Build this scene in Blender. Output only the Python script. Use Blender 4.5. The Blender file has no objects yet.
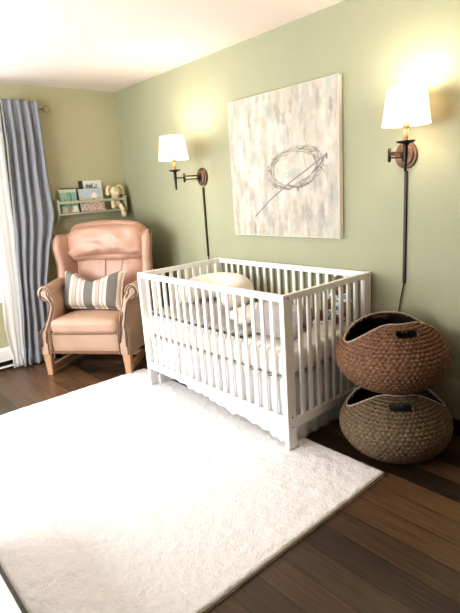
import bpy, bmesh, math, random
from mathutils import Vector, Matrix, noise as mnoise
PI = math.pi
random.seed(7)
COL = bpy.context.scene.collection
sin, cos = math.sin, math.cos

# ------------------------------------------------------------------ helpers
def lin(c):
    c /= 255.0
    return c/12.92 if c <= 0.04045 else ((c+0.055)/1.055)**2.4
def rgb(r, g, b): return (lin(r), lin(g), lin(b), 1.0)
def sm(t, a=0., b=1.):
    t = max(0., min(1., (t-a)/(b-a))); return t*t*(3-2*t)
def lerp(a, b, t): return a+(b-a)*t
def interp(pts, t):
    if t <= pts[0][0]: return pts[0][1]
    for (a, va), (b, vb) in zip(pts, pts[1:]):
        if t <= b: return lerp(va, vb, (t-a)/(b-a))
    return pts[-1][1]
def nz(x, y, z): return mnoise.noise(Vector((x, y, z)))

def material(name, color, rough=0.6, metal=0.0, var=0.0, vscale=8.0, bump=0.0, bscale=60.0, sheen=0.0, trans=0.0, coat=0.0, attr=None, stretch=None):
    m = bpy.data.materials.new(name); m.use_nodes = True
    nt = m.node_tree; N = nt.nodes; L = nt.links
    b = N['Principled BSDF']
    b.inputs['Base Color'].default_value = color
    b.inputs['Roughness'].default_value = rough
    b.inputs['Metallic'].default_value = metal
    if sheen:
        b.inputs['Sheen Weight'].default_value = sheen; b.inputs['Sheen Roughness'].default_value = 0.5
    if coat:
        b.inputs['Coat Weight'].default_value = coat; b.inputs['Coat Roughness'].default_value = 0.3
    tc = N.new('ShaderNodeTexCoord')
    src = tc.outputs['Object']
    if stretch:
        mp = N.new('ShaderNodeMapping'); mp.inputs['Scale'].default_value = stretch
        L.new(src, mp.inputs['Vector']); src = mp.outputs['Vector']
    base = None
    if attr:
        a = N.new('ShaderNodeAttribute'); a.attribute_name = attr
        base = a.outputs['Color']; L.new(base, b.inputs['Base Color'])
    if var:
        n = N.new('ShaderNodeTexNoise'); n.inputs['Scale'].default_value = vscale; n.inputs['Detail'].default_value = 5
        L.new(src, n.inputs['Vector'])
        r = N.new('ShaderNodeMapRange'); r.inputs['To Min'].default_value = 1-var; r.inputs['To Max'].default_value = 1+var
        r.inputs['From Min'].default_value = 0.3; r.inputs['From Max'].default_value = 0.7
        L.new(n.outputs['Fac'], r.inputs['Value'])
        mx = N.new('ShaderNodeMix'); mx.data_type = 'RGBA'; mx.blend_type = 'MULTIPLY'; mx.inputs[0].default_value = 1
        if base: L.new(base, mx.inputs[6])
        else: mx.inputs[6].default_value = color
        cb = N.new('ShaderNodeCombineColor')
        for k in range(3): L.new(r.outputs['Result'], cb.inputs[k])
        L.new(cb.outputs[0], mx.inputs[7]); L.new(mx.outputs[2], b.inputs['Base Color'])
    if bump:
        n2 = N.new('ShaderNodeTexNoise'); n2.inputs['Scale'].default_value = bscale; n2.inputs['Detail'].default_value = 4
        L.new(src, n2.inputs['Vector'])
        bp = N.new('ShaderNodeBump'); bp.inputs['Strength'].default_value = bump; bp.inputs['Distance'].default_value = 0.01
        L.new(n2.outputs['Fac'], bp.inputs['Height']); L.new(bp.outputs['Normal'], b.inputs['Normal'])
    if trans:
        out = [x for x in N if x.type == 'OUTPUT_MATERIAL'][0]
        t = N.new('ShaderNodeBsdfTranslucent'); t.inputs['Color'].default_value = color
        ms = N.new('ShaderNodeMixShader'); ms.inputs[0].default_value = trans
        L.new(b.outputs[0], ms.inputs[1]); L.new(t.outputs[0], ms.inputs[2]); L.new(ms.outputs[0], out.inputs['Surface'])
    return m

def link(name, me, mat, parent=None, smooth=True, kind=None):
    o = bpy.data.objects.new(name, me); COL.objects.link(o)
    for mm in (mat if isinstance(mat, (list, tuple)) else [mat]): me.materials.append(mm)
    if smooth:
        for p in me.polygons: p.use_smooth = True
    if parent: o.parent = parent
    if kind: o['kind'] = kind
    return o
def from_bm(name, bm, mat, parent=None, smooth=True, kind=None, recalc=True):
    if recalc: bmesh.ops.recalc_face_normals(bm, faces=bm.faces)
    me = bpy.data.meshes.new(name); bm.to_mesh(me); bm.free()
    return link(name, me, mat, parent, smooth, kind)
def tag(o, label, cat, group=None):
    o['label'] = label; o['category'] = cat
    if group: o['group'] = group
    return o
def thing(name, label, cat, loc=(0, 0, 0), rotz=0, group=None):
    o = bpy.data.objects.new(name, None); COL.objects.link(o); o.empty_display_size = .1
    o.location = loc; o.rotation_euler = (0, 0, rotz)
    return tag(o, label, cat, group)
def sub(o, n=1):
    m = o.modifiers.new('subsurf', 'SUBSURF'); m.levels = n; m.render_levels = n; return o
def sharp(o, ang=35):
    m = o.modifiers.new('edges', 'EDGE_SPLIT'); m.split_angle = math.radians(ang); return o

def box(bm, x0, x1, y0, y1, z0, z1, bev=0.0, seg=2):
    r = bmesh.ops.create_cube(bm, size=1.0)
    vs = r['verts']
    for v in vs:
        v.co = Vector((lerp(x0, x1, v.co.x+.5), lerp(y0, y1, v.co.y+.5), lerp(z0, z1, v.co.z+.5)))
    if bev:
        es = list({e for v in vs for e in v.link_edges})
        bmesh.ops.bevel(bm, geom=es, offset=bev, segments=seg, affect='EDGES', profile=.5)
def hexa(bm, bottom, top):
    vb = [bm.verts.new(p) for p in bottom]; vt = [bm.verts.new(p) for p in top]
    n = len(vb)
    bm.faces.new(vb[::-1]); bm.faces.new(vt)
    for i in range(n): bm.faces.new((vb[i], vb[(i+1) % n], vt[(i+1) % n], vt[i]))
def loft(bm, rings, caps=True, closed=True):
    vr = [[bm.verts.new(p) for p in r] for r in rings]
    n = len(vr[0])
    for a, b in zip(vr, vr[1:]):
        for i in range(n if closed else n-1):
            j = (i+1) % n
            bm.faces.new((a[i], a[j], b[j], b[i]))
    if caps:
        bm.faces.new(vr[0][::-1]); bm.faces.new(vr[-1])
    return vr
def lathe(bm, prof, c=(0, 0, 0), n=32, caps=True):
    c = Vector(c)
    loft(bm, [[c+Vector((r*cos(2*PI*i/n), r*sin(2*PI*i/n), z)) for i in range(n)] for r, z in prof], caps)
def tube(bm, pts, rad, n=10, caps=True):
    pts = [Vector(p) for p in pts]
    if not isinstance(rad, (list, tuple)): rad = [rad]*len(pts)
    rings = []; up = None
    for i, p in enumerate(pts):
        d = (pts[min(i+1, len(pts)-1)]-pts[max(i-1, 0)]).normalized()
        if up is None:
            up = Vector((0, 0, 1)) if abs(d.z) < .9 else Vector((1, 0, 0))
        s = d.cross(up).normalized(); up = s.cross(d).normalized()
        rings.append([p+(s*cos(2*PI*k/n)+up*sin(2*PI*k/n))*rad[i] for k in range(n)])
    loft(bm, rings, caps)
def catmull(pts, k=6):
    P = [Vector(p) for p in pts]; out = []
    for i in range(len(P)-1):
        p0 = P[max(i-1, 0)]; p1 = P[i]; p2 = P[i+1]; p3 = P[min(i+2, len(P)-1)]
        for j in range(k):
            t = j/k
            out.append(.5*((2*p1)+(-p0+p2)*t+(2*p0-5*p1+4*p2-p3)*t*t+(-p0+3*p1-3*p2+p3)*t**3))
    out.append(P[-1]); return out
def grid(bm, fn, nu, nv, mat=0):
    V = [[bm.verts.new(fn(i/nu, j/nv)) for j in range(nv+1)] for i in range(nu+1)]
    for i in range(nu):
        for j in range(nv):
            bm.faces.new((V[i][j], V[i+1][j], V[i+1][j+1], V[i][j+1]))
    return V
def cushion(a, b, c, r, n=14, puff=(0, 0, 0), fn=None):
    """rounded box of half sizes a, b, c with edge radius r; puff bulges each pair of faces"""
    bm = bmesh.new()
    bmesh.ops.create_cube(bm, size=2.0)
    bmesh.ops.subdivide_edges(bm, edges=bm.edges[:], cuts=n, use_grid_fill=True)
    h = (a, b, c)
    for v in bm.verts:
        p = v.co.copy()
        q = Vector([(abs(t)**.8)*(1 if t > 0 else -1)*s for t, s in zip(p, h)])
        cl = Vector([max(-(s-r), min(s-r, t)) for t, s in zip(q, h)])
        d = q-cl
        if d.length > 1e-6:
            mxx = max(abs(d.x), abs(d.y), abs(d.z))
            d = d.normalized()*mxx
        w = cl+d
        e = [1-t*t for t in p]
        w.x += puff[0]*(1 if p.x > 0 else -1)*abs(p.x)**3*e[1]*e[2]
        w.y += puff[1]*(1 if p.y > 0 else -1)*abs(p.y)**3*e[0]*e[2]
        w.z += puff[2]*(1 if p.z > 0 else -1)*abs(p.z)**3*e[0]*e[1]
        if fn: w = fn(w, p)
        v.co = w
    return bm
def ball(bm, c, r, sc=(1, 1, 1), rot=None, u=20, v=14):
    M = Matrix.Translation(c)
    if rot is not None: M = M @ rot
    M = M @ Matrix.Diagonal((r*sc[0], r*sc[1], r*sc[2], 1))
    bmesh.ops.create_uvsphere(bm, u_segments=u, v_segments=v, radius=1, matrix=M)
def blob(o, vox, it=4):
    """weld overlapping lumps of one body into a single soft skin"""
    m = o.modifiers.new('weld', 'REMESH'); m.mode = 'VOXEL'; m.voxel_size = vox; m.use_smooth_shade = True
    s = o.modifiers.new('soft', 'SMOOTH'); s.iterations = it; s.factor = .6
    return o
def dup(o, parent=None, loc=None, label=None):
    c = o.copy(); COL.objects.link(c); c.parent = parent
    if loc is not None: c.location = loc
    if label: c['label'] = label
    for ch in list(o.children): dup(ch, c)
    return c

# ------------------------------------------------------------------ camera (solved from the photograph)
CP = Vector((4.2981, -2.4268, 1.3716)); yaw, pit, rol = 2.4378, -0.238, -0.0684
f = Vector((cos(yaw)*cos(pit), sin(yaw)*cos(pit), sin(pit)))
r0 = f.cross(Vector((0, 0, 1))).normalized(); u0 = r0.cross(f)
r = r0*cos(rol)+u0*sin(rol); u = -r0*sin(rol)+u0*cos(rol)
cam = bpy.data.cameras.new('camera'); co = bpy.data.objects.new('camera', cam); COL.objects.link(co)
co.matrix_world = Matrix(((r.x, u.x, -f.x, CP.x), (r.y, u.y, -f.y, CP.y), (r.z, u.z, -f.z, CP.z), (0, 0, 0, 1)))
cam.sensor_fit = 'VERTICAL'; cam.sensor_height = 36; cam.sensor_width = 36
cam.lens = 484.4*36/613; cam.clip_start = .05
bpy.context.scene.camera = co

# ------------------------------------------------------------------ materials
M = {}
M['wall'] = material('green_wall_paint', rgb(158, 160, 133), .7, var=.02, vscale=3, bump=.04, bscale=120)
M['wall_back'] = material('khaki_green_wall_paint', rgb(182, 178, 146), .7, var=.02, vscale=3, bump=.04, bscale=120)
M['ceiling'] = material('ceiling_paint', rgb(226, 216, 208), .8, bump=.1, bscale=150)
M['trim'] = material('white_trim', rgb(238, 236, 232), .45)
M['white'] = material('white_crib_paint', rgb(240, 238, 234), .4, var=.02, vscale=20)
M['leather'] = material('pink_tan_leather', rgb(188, 150, 131), .42, var=.08, vscale=7, bump=.12, bscale=90, coat=.1)
M['leather2'] = material('tan_leather', rgb(180, 149, 128), .5, var=.06, vscale=7, bump=.12, bscale=90)
M['nail'] = material('aged_nailheads', rgb(104, 84, 70), .5, .3)
M['wood'] = material('pale_oak', rgb(190, 150, 116), .45, var=.12, vscale=6, stretch=(8, 8, 1))
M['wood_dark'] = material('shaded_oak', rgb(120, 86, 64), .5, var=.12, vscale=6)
M['bronze'] = material('oil_rubbed_bronze', rgb(104, 80, 64), .42, .55, var=.12, vscale=30)
M['bronze_dk'] = material('dark_bronze', rgb(52, 44, 38), .45, .5)
M['candle'] = material('tan_candle_sleeve', rgb(190, 140, 100), .5)
M['cord'] = material('black_cord', rgb(24, 26, 24), .5)
M['blue'] = material('blue_grey_linen', rgb(150, 153, 159), .85, var=.06, vscale=60, bump=.15, bscale=300, trans=.12, stretch=(1, 1, .15))
M['sheer'] = material('white_sheer', rgb(252, 251, 250), .9, trans=.5)
M['shelf'] = material('sage_shelf_paint', rgb(180, 180, 154), .5)
M['paper'] = material('book_pages', rgb(232, 226, 212), .8)
M['plush'] = material('cream_plush', rgb(226, 206, 168), .95, var=.1, vscale=40, bump=.5, bscale=160, sheen=.4)
M['plush_pale'] = material('pale_plush', rgb(240, 222, 200), .95, var=.06, vscale=40, bump=.5, bscale=160, sheen=.3)
M['fleece'] = material('ivory_fleece', rgb(240, 228, 212), .95, var=.05, vscale=30, bump=.7, bscale=110, sheen=.4)
M['sheet'] = material('cream_sheet', rgb(246, 240, 232), .85, bump=.1, bscale=40)
M['quilt'] = material('grey_quilt', rgb(166, 162, 160), .9, var=.07, vscale=25, bump=.3, bscale=60)
M['shade_and_seam'] = material('dark_grey_shade_and_seam', rgb(92, 84, 80), .8)
M['skirt'] = material('white_cotton', rgb(246, 246, 246), .85, bump=.1, bscale=30, trans=.25)
M['lilac'] = material('lilac_grey_cotton', rgb(178, 171, 170), .9, var=.04, vscale=20, bump=.2, bscale=50)
M['bear'] = material('brown_plush', rgb(112, 80, 54), .95, var=.15, vscale=60, bump=.5, bscale=160, sheen=.3)
M['grey_plush'] = material('grey_plush', rgb(132, 124, 118), .95, var=.12, vscale=40, bump=.5, bscale=160, sheen=.3)
M['black'] = material('black_bead', rgb(20, 18, 18), .3)
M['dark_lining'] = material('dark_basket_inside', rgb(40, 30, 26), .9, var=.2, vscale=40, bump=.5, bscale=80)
M['rim'] = material('pale_rim_binding', rgb(176, 160, 142), .7, var=.15, vscale=50)
M['slate'] = material('slate_blue_cloth', rgb(112, 122, 128), .9, var=.1, vscale=20, bump=.2, bscale=60)
M['fin'] = material('dark_heater_slot', rgb(48, 48, 46), .6)

def woven(name, c1, c2):
    m = bpy.data.materials.new(name); m.use_nodes = True
    nt = m.node_tree; N = nt.nodes; L = nt.links; b = N['Principled BSDF']
    b.inputs['Roughness'].default_value = .75
    tc = N.new('ShaderNodeTexCoord')
    n = N.new('ShaderNodeTexNoise'); n.inputs['Scale'].default_value = 55; n.inputs['Detail'].default_value = 6; n.inputs['Roughness'].default_value = .7
    mp = N.new('ShaderNodeMapping'); mp.inputs['Scale'].default_value = (1, 1, 2.2)
    L.new(tc.outputs['Object'], mp.inputs['Vector']); L.new(mp.outputs['Vector'], n.inputs['Vector'])
    cr = N.new('ShaderNodeValToRGB'); e = cr.color_ramp.elements
    e[0].position = .32; e[0].color = c1; e[1].position = .68; e[1].color = c2
    L.new(n.outputs['Fac'], cr.inputs['Fac'])
    at = N.new('ShaderNodeAttribute'); at.attribute_name = 'weave'
    mr = N.new('ShaderNodeMapRange'); mr.inputs['To Min'].default_value = .35; mr.inputs['To Max'].default_value = 1.15
    L.new(at.outputs['Fac'], mr.inputs['Value'])
    mx = N.new('ShaderNodeMix'); mx.data_type = 'RGBA'; mx.blend_type = 'MULTIPLY'; mx.inputs[0].default_value = 1
    L.new(cr.outputs['Color'], mx.inputs[6])
    cb = N.new('ShaderNodeCombineColor')
    for k in range(3): L.new(mr.outputs['Result'], cb.inputs[k])
    L.new(cb.outputs[0], mx.inputs[7]); L.new(mx.outputs[2], b.inputs['Base Color'])
    bp = N.new('ShaderNodeBump'); bp.inputs['Strength'].default_value = .6; bp.inputs['Distance'].default_value = .006
    L.new(n.outputs['Fac'], bp.inputs['Height']); L.new(bp.outputs['Normal'], b.inputs['Normal'])
    return m
M['woven_red'] = woven('reddish_seagrass', rgb(66, 44, 32), rgb(168, 122, 90))
M['woven_olive'] = woven('olive_seagrass', rgb(60, 50, 36), rgb(150, 126, 94))

def wood_floor():
    m = bpy.data.materials.new('dark_hardwood_planks'); m.use_nodes = True
    nt = m.node_tree; N = nt.nodes; L = nt.links; b = N['Principled BSDF']
    tc = N.new('ShaderNodeTexCoord')
    br = N.new('ShaderNodeTexBrick')
    br.offset = .37; br.offset_frequency = 2; br.squash = 1
    br.inputs['Scale'].default_value = 1; br.inputs['Brick Width'].default_value = 1.15; br.inputs['Row Height'].default_value = .127
    br.inputs['Mortar Size'].default_value = .0022; br.inputs['Mortar Smooth'].default_value = .2; br.inputs['Bias'].default_value = 0
    br.inputs['Color1'].default_value = rgb(44, 34, 28); br.inputs['Color2'].default_value = rgb(108, 81, 58); br.inputs['Mortar'].default_value = rgb(26, 17, 12)
    mp0 = N.new('ShaderNodeMapping'); mp0.inputs['Location'].default_value = (.42, .045, 0)
    L.new(tc.outputs['Object'], mp0.inputs['Vector']); L.new(mp0.outputs['Vector'], br.inputs['Vector'])
    mp = N.new('ShaderNodeMapping'); mp.inputs['Scale'].default_value = (1.6, 26, 1)
    L.new(tc.outputs['Object'], mp.inputs['Vector'])
    n = N.new('ShaderNodeTexNoise'); n.inputs['Scale'].default_value = 3; n.inputs['Detail'].default_value = 8; n.inputs['Distortion'].default_value = .6
    L.new(mp.outputs['Vector'], n.inputs['Vector'])
    mr = N.new('ShaderNodeMapRange'); mr.inputs['From Min'].default_value = .3; mr.inputs['From Max'].default_value = .7
    mr.inputs['To Min'].default_value = .7; mr.inputs['To Max'].default_value = 1.3
    L.new(n.outputs['Fac'], mr.inputs['Value'])
    cb = N.new('ShaderNodeCombineColor')
    for k in range(3): L.new(mr.outputs['Result'], cb.inputs[k])
    mx = N.new('ShaderNodeMix'); mx.data_type = 'RGBA'; mx.blend_type = 'MULTIPLY'; mx.inputs[0].default_value = 1
    L.new(br.outputs['Color'], mx.inputs[6]); L.new(cb.outputs[0], mx.inputs[7]); L.new(mx.outputs[2], b.inputs['Base Color'])
    b.inputs['Roughness'].default_value = .3
    bp = N.new('ShaderNodeBump'); bp.inputs['Strength'].default_value = .25; bp.inputs['Distance'].default_value = .004
    mth = N.new('ShaderNodeMath'); mth.operation = 'MULTIPLY_ADD'; mth.inputs[1].default_value = -1.5
    L.new(br.outputs['Fac'], mth.inputs[0]); L.new(n.outputs['Fac'], mth.inputs[2])
    L.new(mth.outputs[0], bp.inputs['Height']); L.new(bp.outputs['Normal'], b.inputs['Normal'])
    return m
M['floor'] = wood_floor()

def shade_mat():
    m = bpy.data.materials.new('lit_white_shade'); m.use_nodes = True
    nt = m.node_tree; N = nt.nodes; L = nt.links; b = N['Principled BSDF']
    b.inputs['Base Color'].default_value = rgb(250, 244, 232); b.inputs['Roughness'].default_value = .8
    b.inputs['Emission Color'].default_value = (1, .93, .82, 1); b.inputs['Emission Strength'].default_value = .75
    t = N.new('ShaderNodeBsdfTranslucent'); t.inputs['Color'].default_value = rgb(255, 240, 220)
    ms = N.new('ShaderNodeMixShader'); ms.inputs[0].default_value = .42
    out = [x for x in N if x.type == 'OUTPUT_MATERIAL'][0]
    L.new(b.outputs[0], ms.inputs[1]); L.new(t.outputs[0], ms.inputs[2]); L.new(ms.outputs[0], out.inputs['Surface'])
    return m
M['shade'] = shade_mat()
M['bulb'] = material('warm_bulb_glass', rgb(255, 240, 214), .3)
M['bulb'].node_tree.nodes['Principled BSDF'].inputs['Emission Color'].default_value = (1, .8, .55, 1)
M['bulb'].node_tree.nodes['Principled BSDF'].inputs['Emission Strength'].default_value = 6

# ------------------------------------------------------------------ room shell
RX, RY, RZ = 6.6, -3.5, 2.309
def slab(name, x0, x1, y0, y1, z0, z1, mat):
    bm = bmesh.new(); box(bm, x0, x1, y0, y1, z0, z1)
    return from_bm(name, bm, mat, None, False, 'structure')
slab('floor', -.12, RX+.12, RY-.12, .12, -.1, 0, M['floor'])
slab('ceiling', -.12, RX+.12, RY-.12, .12, RZ, RZ+.1, M['ceiling'])
slab('wall_right', -.12, RX+.12, 0, .12, 0, RZ, M['wall'])
M['wall_far'] = material('bounce_cut_taupe_wall', rgb(112, 98, 82), .8)  # unseen wall, given a dark colour to cut bounce onto the crib end
slab('wall_front', RX, RX+.12, RY, 0, 0, RZ, M['wall_far'])
def wall_hole(name, axis, a0, a1, h0, h1, z0, z1, p0, p1, mat):
    """a wall in the plane axis=p0..p1, running a0..a1, with one window opening"""
    bm = bmesh.new()
    for (s0, s1, t0, t1) in ((a0, h0, 0, RZ), (h1, a1, 0, RZ), (h0, h1, 0, z0), (h0, h1, z1, RZ)):
        if axis == 'x': box(bm, p0, p1, s0, s1, t0, t1)
        else: box(bm, s0, s1, p0, p1, t0, t1)
    return from_bm(name, bm, mat, None, False, 'structure')
WB = (-2.75, -1.36, .62, 2.02)
WL = (.75, 2.75, .5, 2.0)
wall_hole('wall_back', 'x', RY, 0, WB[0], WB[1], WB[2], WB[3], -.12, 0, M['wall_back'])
wall_hole('wall_left', 'y', 0, RX, WL[0], WL[1], WL[2], WL[3], RY-.12, RY, M['wall'])
def window(name, axis, w, p):
    bm = bmesh.new(); a0, a1, z0, z1 = w
    t = .06
    parts = [(a0, a1, z0, z0+t), (a0, a1, z1-t, z1), (a0, a0+t, z0, z1), (a1-t, a1, z0, z1), (a0, a1, (z0+z1)/2-.025, (z0+z1)/2+.025), ((a0+a1)/2-.025, (a0+a1)/2+.025, z0, z1)]
    casing = [(a0-.08, a1+.08, z1, z1+.08), (a0-.08, a0, z0, z1), (a1, a1+.08, z0, z1), (a0-.1, a1+.1, z0-.05, z0)]
    for k, (s0, s1, t0, t1) in enumerate(parts):
        e = (k >= 2)*.003+(k >= 4)*.003+(k == 5)*.003
        if axis == 'x': box(bm, p-.09+e, p-.04-e, s0, s1, t0, t1)
        else: box(bm, s0, s1, p-.09+e, p-.04-e, t0, t1)
    for (s0, s1, t0, t1) in casing:
        if axis == 'x': box(bm, p, p+.02, s0, s1, t0, t1)
        else: box(bm, s0, s1, p, p+.02, t0, t1)
    o = from_bm(name, bm, M['trim'], None, False, 'structure')
    bm = bmesh.new()
    if axis == 'x': box(bm, p-.067, p-.063, a0, a1, z0, z1)
    else: box(bm, a0, a1, p-.067, p-.063, z0, z1)
    from_bm('pane', bm, M['glass'], o, False)
    return o
g_ = bpy.data.materials.new('clear_window_glass'); g_.use_nodes = True
_n = g_.node_tree.nodes; _b = _n['Principled BSDF']; _b.inputs['Roughness'].default_value = .05
_t = _n.new('ShaderNodeBsdfTransparent'); _m = _n.new('ShaderNodeMixShader'); _m.inputs[0].default_value = .04
_l = g_.node_tree.links
_l.new(_t.outputs[0], _m.inputs[1]); _l.new(_b.outputs[0], _m.inputs[2]); _l.new(_m.outputs[0], _n['Material Output'].inputs['Surface'])
M['glass'] = g_
window('window_1', 'x', WB, 0)
window('window_2', 'y', WL, RY)
bm = bmesh.new(); box(bm, 0, .016, RY, -1.62, 0, .14, .004); from_bm('baseboard_back', bm, M['trim'], None, False, 'structure')
bm = bmesh.new(); box(bm, 0.016, RX, -.005, 0, 0, .09, .001); from_bm('shaded_baseboard_right', bm, M['bronze_dk'], None, False, 'structure')  # baseboard coloured dark to carry the shade at the wall foot

# baseboard heater under the window, behind the curtains
ht = thing('baseboard_heater', 'white metal baseboard heater low on the back wall under the curtains', 'heater', (0, -1.28, 0))
bm = bmesh.new()
prof = [(.002, .185), (.03, .185), (.05, .165), (.052, .075), (.046, .075), (.044, .155), (.002, .17)]
loft(bm, [[Vector((x, y, z)) for x, z in prof] for y in (-.32, .42)])
from_bm('cover', bm, M['trim'], ht, False)
bm = bmesh.new(); box(bm, .002, .055, -.32, .42, .018, .032, .003); from_bm('base_lip', bm, M['trim'], ht, False)
bm = bmesh.new()
for i in range(60): box(bm, .006, .042, -.315+i*.0122, -.312+i*.0122, .034, .15)
box(bm, .002, .006, -.315, .415, .034, .15)
from_bm('heating_fins', bm, M['fin'], ht, False)
for y in (-.32, .405):
    bm = bmesh.new(); box(bm, .002, .056, y-.004, y+.016, 0, .19, .004); from_bm('end_cap', bm, M['trim'], ht, False)

# ------------------------------------------------------------------ rug
RX0, RX1, RY0, RY1 = 1.012, 3.184, -2.121, -.584
def rugz(x, y):
    a = nz(x*70, y*70, 0)*.5+nz(x*150, y*150, 3)*.5
    b = nz(x*9+nz(x*14, y*14, 5)*1.2, y*9, 8)
    c = nz(x*26+nz(x*9, y*9, 1), y*26+nz(x*8, y*11, 4), 6)
    return .0205+.0022*a+.0030*b+.0026*c
bm = bmesh.new()
nu, nv = 330, 232
def rf(s, t):
    x = lerp(RX0, RX1, s); y = lerp(RY0, RY1, t)
    e = min(s*(RX1-RX0), (1-s)*(RX1-RX0), t*(RY1-RY0), (1-t)*(RY1-RY0))
    k = math.sqrt(max(0., 1-(1-min(1, e/.016))**2))
    j = .0012*nz(x*25, y*25, 2) if e < .001 else 0
    return Vector((x+j, y+j, .002+(rugz(x, y)-.002)*k))
V = grid(bm, rf, nu, nv)
rug_m = material('white_shag', rgb(238, 233, 231), .95, var=.04, vscale=40, bump=.6, bscale=120, sheen=.3)
rug = from_bm('shag_rug', bm, rug_m)
tag(rug, 'large white shag rug lying on the dark plank floor', 'rug')
bm = bmesh.new()
tube(bm, [(RX0+.004, RY0+.004, .006), (RX1-.004, RY0+.004, .006), (RX1-.004, RY1-.004, .006), (RX0+.004, RY1-.004, .006), (RX0+.004, RY0+.004, .006)], .006, 8)
from_bm('binding', bm, material('rug_binding', rgb(150, 136, 116), .9), rug)

# low white bench in the corner of the view
bn = thing('low_bench', 'low white bench with the shaded gap to the rug as a dark strip', 'bench', (2.95, -2.44, 0))
bm = bmesh.new(); box(bm, -.75, .75, -.225, .225, .372, .40, .003); from_bm('seat_board', bm, M['trim'], bn, False)
bm = bmesh.new(); box(bm, -.752, .752, .2255, .2315, .372, .401, .001); from_bm('gap_shade_strip', bm, M['bronze_dk'], bn, False)  # dark strip stands in for the shaded gap between bench and rug
for sx in (-.72, .72):
    bm = bmesh.new(); box(bm, sx-.02, sx+.02, -.2, .18, 0, .372, .003); from_bm('leg', bm, M['trim'], bn, False)
bm = bmesh.new(); box(bm, -.7, .7, -.2, -.18, .1, .372, .002); from_bm('back_panel', bm, M['trim'], bn, False)

# ------------------------------------------------------------------ crib
CX0, CL, CYF, CYB, CH = 1.36, 1.37, -.757, -.006, .852
PT, PW = .03, .066
crib = thing('crib', 'white slatted wooden crib standing on the rug edge by the green wall', 'crib', (CX0, CYF, 0))
W = CYB-CYF
slat_end = slat_side = None
def end_frame(x, near):
    global slat_end
    bm = bmesh.new()
    box(bm, x, x+PT-.004, PW, W-PW, CH-.034, CH-.001, .003)
    ef = from_bm('end_frame', bm, M['white'], crib, False)
    bm = bmesh.new(); box(bm, x, x+PT-.004, PW, W-PW, .128, .176, .003); from_bm('bottom_rail', bm, M['white'], ef, False)
    for y0, zb in ((0, .024), (W-PW, 0)):
        bm = bmesh.new(); box(bm, x, x+PT, y0, y0+PW, zb, CH, .004)
        p = from_bm('post', bm, M['white'], ef, False)
        xo = x+PT if near else x
        sgn = 1 if near else -1
        for zz in (.835, .20, .145):
            b2 = bmesh.new()
            tube(b2, [(xo-.001*sgn, y0+PW/2, zz), (xo+.0015*sgn, y0+PW/2, zz)], .0045, 10)
            from_bm('bolt', b2, M['bronze_dk'], p)
    n = 8
    gap = (W-2*PW)/(n+1)
    for i in range(n):
        y = PW+gap*(i+1)
        if slat_end is None:
            bm = bmesh.new(); box(bm, -.008, .008, -.0125, .0125, .176, CH-.034, .003)
            slat_end = from_bm('slat', bm, M['white'], ef, False); slat_end.location = (x+PT/2, y, 0)
        else: dup(slat_end, ef, (x+PT/2, y, 0))
end_frame(0, False); end_frame(CL-PT, True)
def side_frame(y, sgn):
    global slat_side
    bm = bmesh.new()
    box(bm, PT, CL-PT, y-.012, y+.012, CH-.036, CH-.001, .003)
    sf = from_bm('side_frame', bm, M['white'], crib, False)
    bm = bmesh.new(); box(bm, PT, CL-PT, y-.012, y+.012, .15, .195, .003); from_bm('bottom_rail', bm, M['white'], sf, False)
    n = 18
    gap = (CL-2*PT)/(n+1)
    for i in range(n):
        x = PT+gap*(i+1)
        if slat_side is None:
            bm = bmesh.new(); box(bm, -.0115, .0115, -.007, .007, .195, CH-.036, .003)
            slat_side = from_bm('slat', bm, M['white'], sf, False); slat_side.location = (x, y, 0)
        else: dup(slat_side, sf, (x, y, 0))
side_frame(.018, 1); side_frame(W-.018, -1)
bm = bmesh.new()
for k in range(9):
    x = .1+k*.146; box(bm, x, x+.05, .04, W-.04, .385, .397, .002)
box(bm, PT+.005, CL-PT-.005, .04, .06, .37, .386); box(bm, PT+.005, CL-PT-.005, W-.06, W-.04, .37, .386)
from_bm('mattress_base', bm, M['white'], crib, False)

# mattress with fitted sheet
MX0, MX1, MY0, MY1, MZ0, MZ1 = CX0+.036, CX0+CL-.036, CYF+.034, CYB-.034, .399, .548
def msh(w, p):
    w.z += (.012*(1-p.x**2)*(1-p.y**2)+.003*nz(w.x*6, w.y*6, 1))*(p.z > .9); return w
bm = cushion((MX1-MX0)/2, (MY1-MY0)/2, (MZ1-MZ0)/2, .035, 18, (0, 0, 0), msh)
mt = from_bm('crib_mattress', bm, M['sheet']); mt.location = ((MX0+MX1)/2, (MY0+MY1)/2, (MZ0+MZ1)/2)
tag(mt, 'thick crib mattress under a cream fitted sheet inside the white crib', 'mattress')
bm = bmesh.new()
a, b = (MX1-MX0)/2-.002, (MY1-MY0)/2-.002
tube(bm, [(-a+.03, -b, -.068), (a-.03, -b, -.068), (a, -b+.03, -.068), (a, b-.03, -.068), (a-.03, b, -.068), (-a+.03, b, -.068), (-a, b-.03, -.068), (-a, -b+.03, -.068), (-a+.03, -b, -.068)], .005, 8)
from_bm('seam_piping', bm, material('pale_piping', rgb(170, 164, 160), .8), mt)

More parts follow.
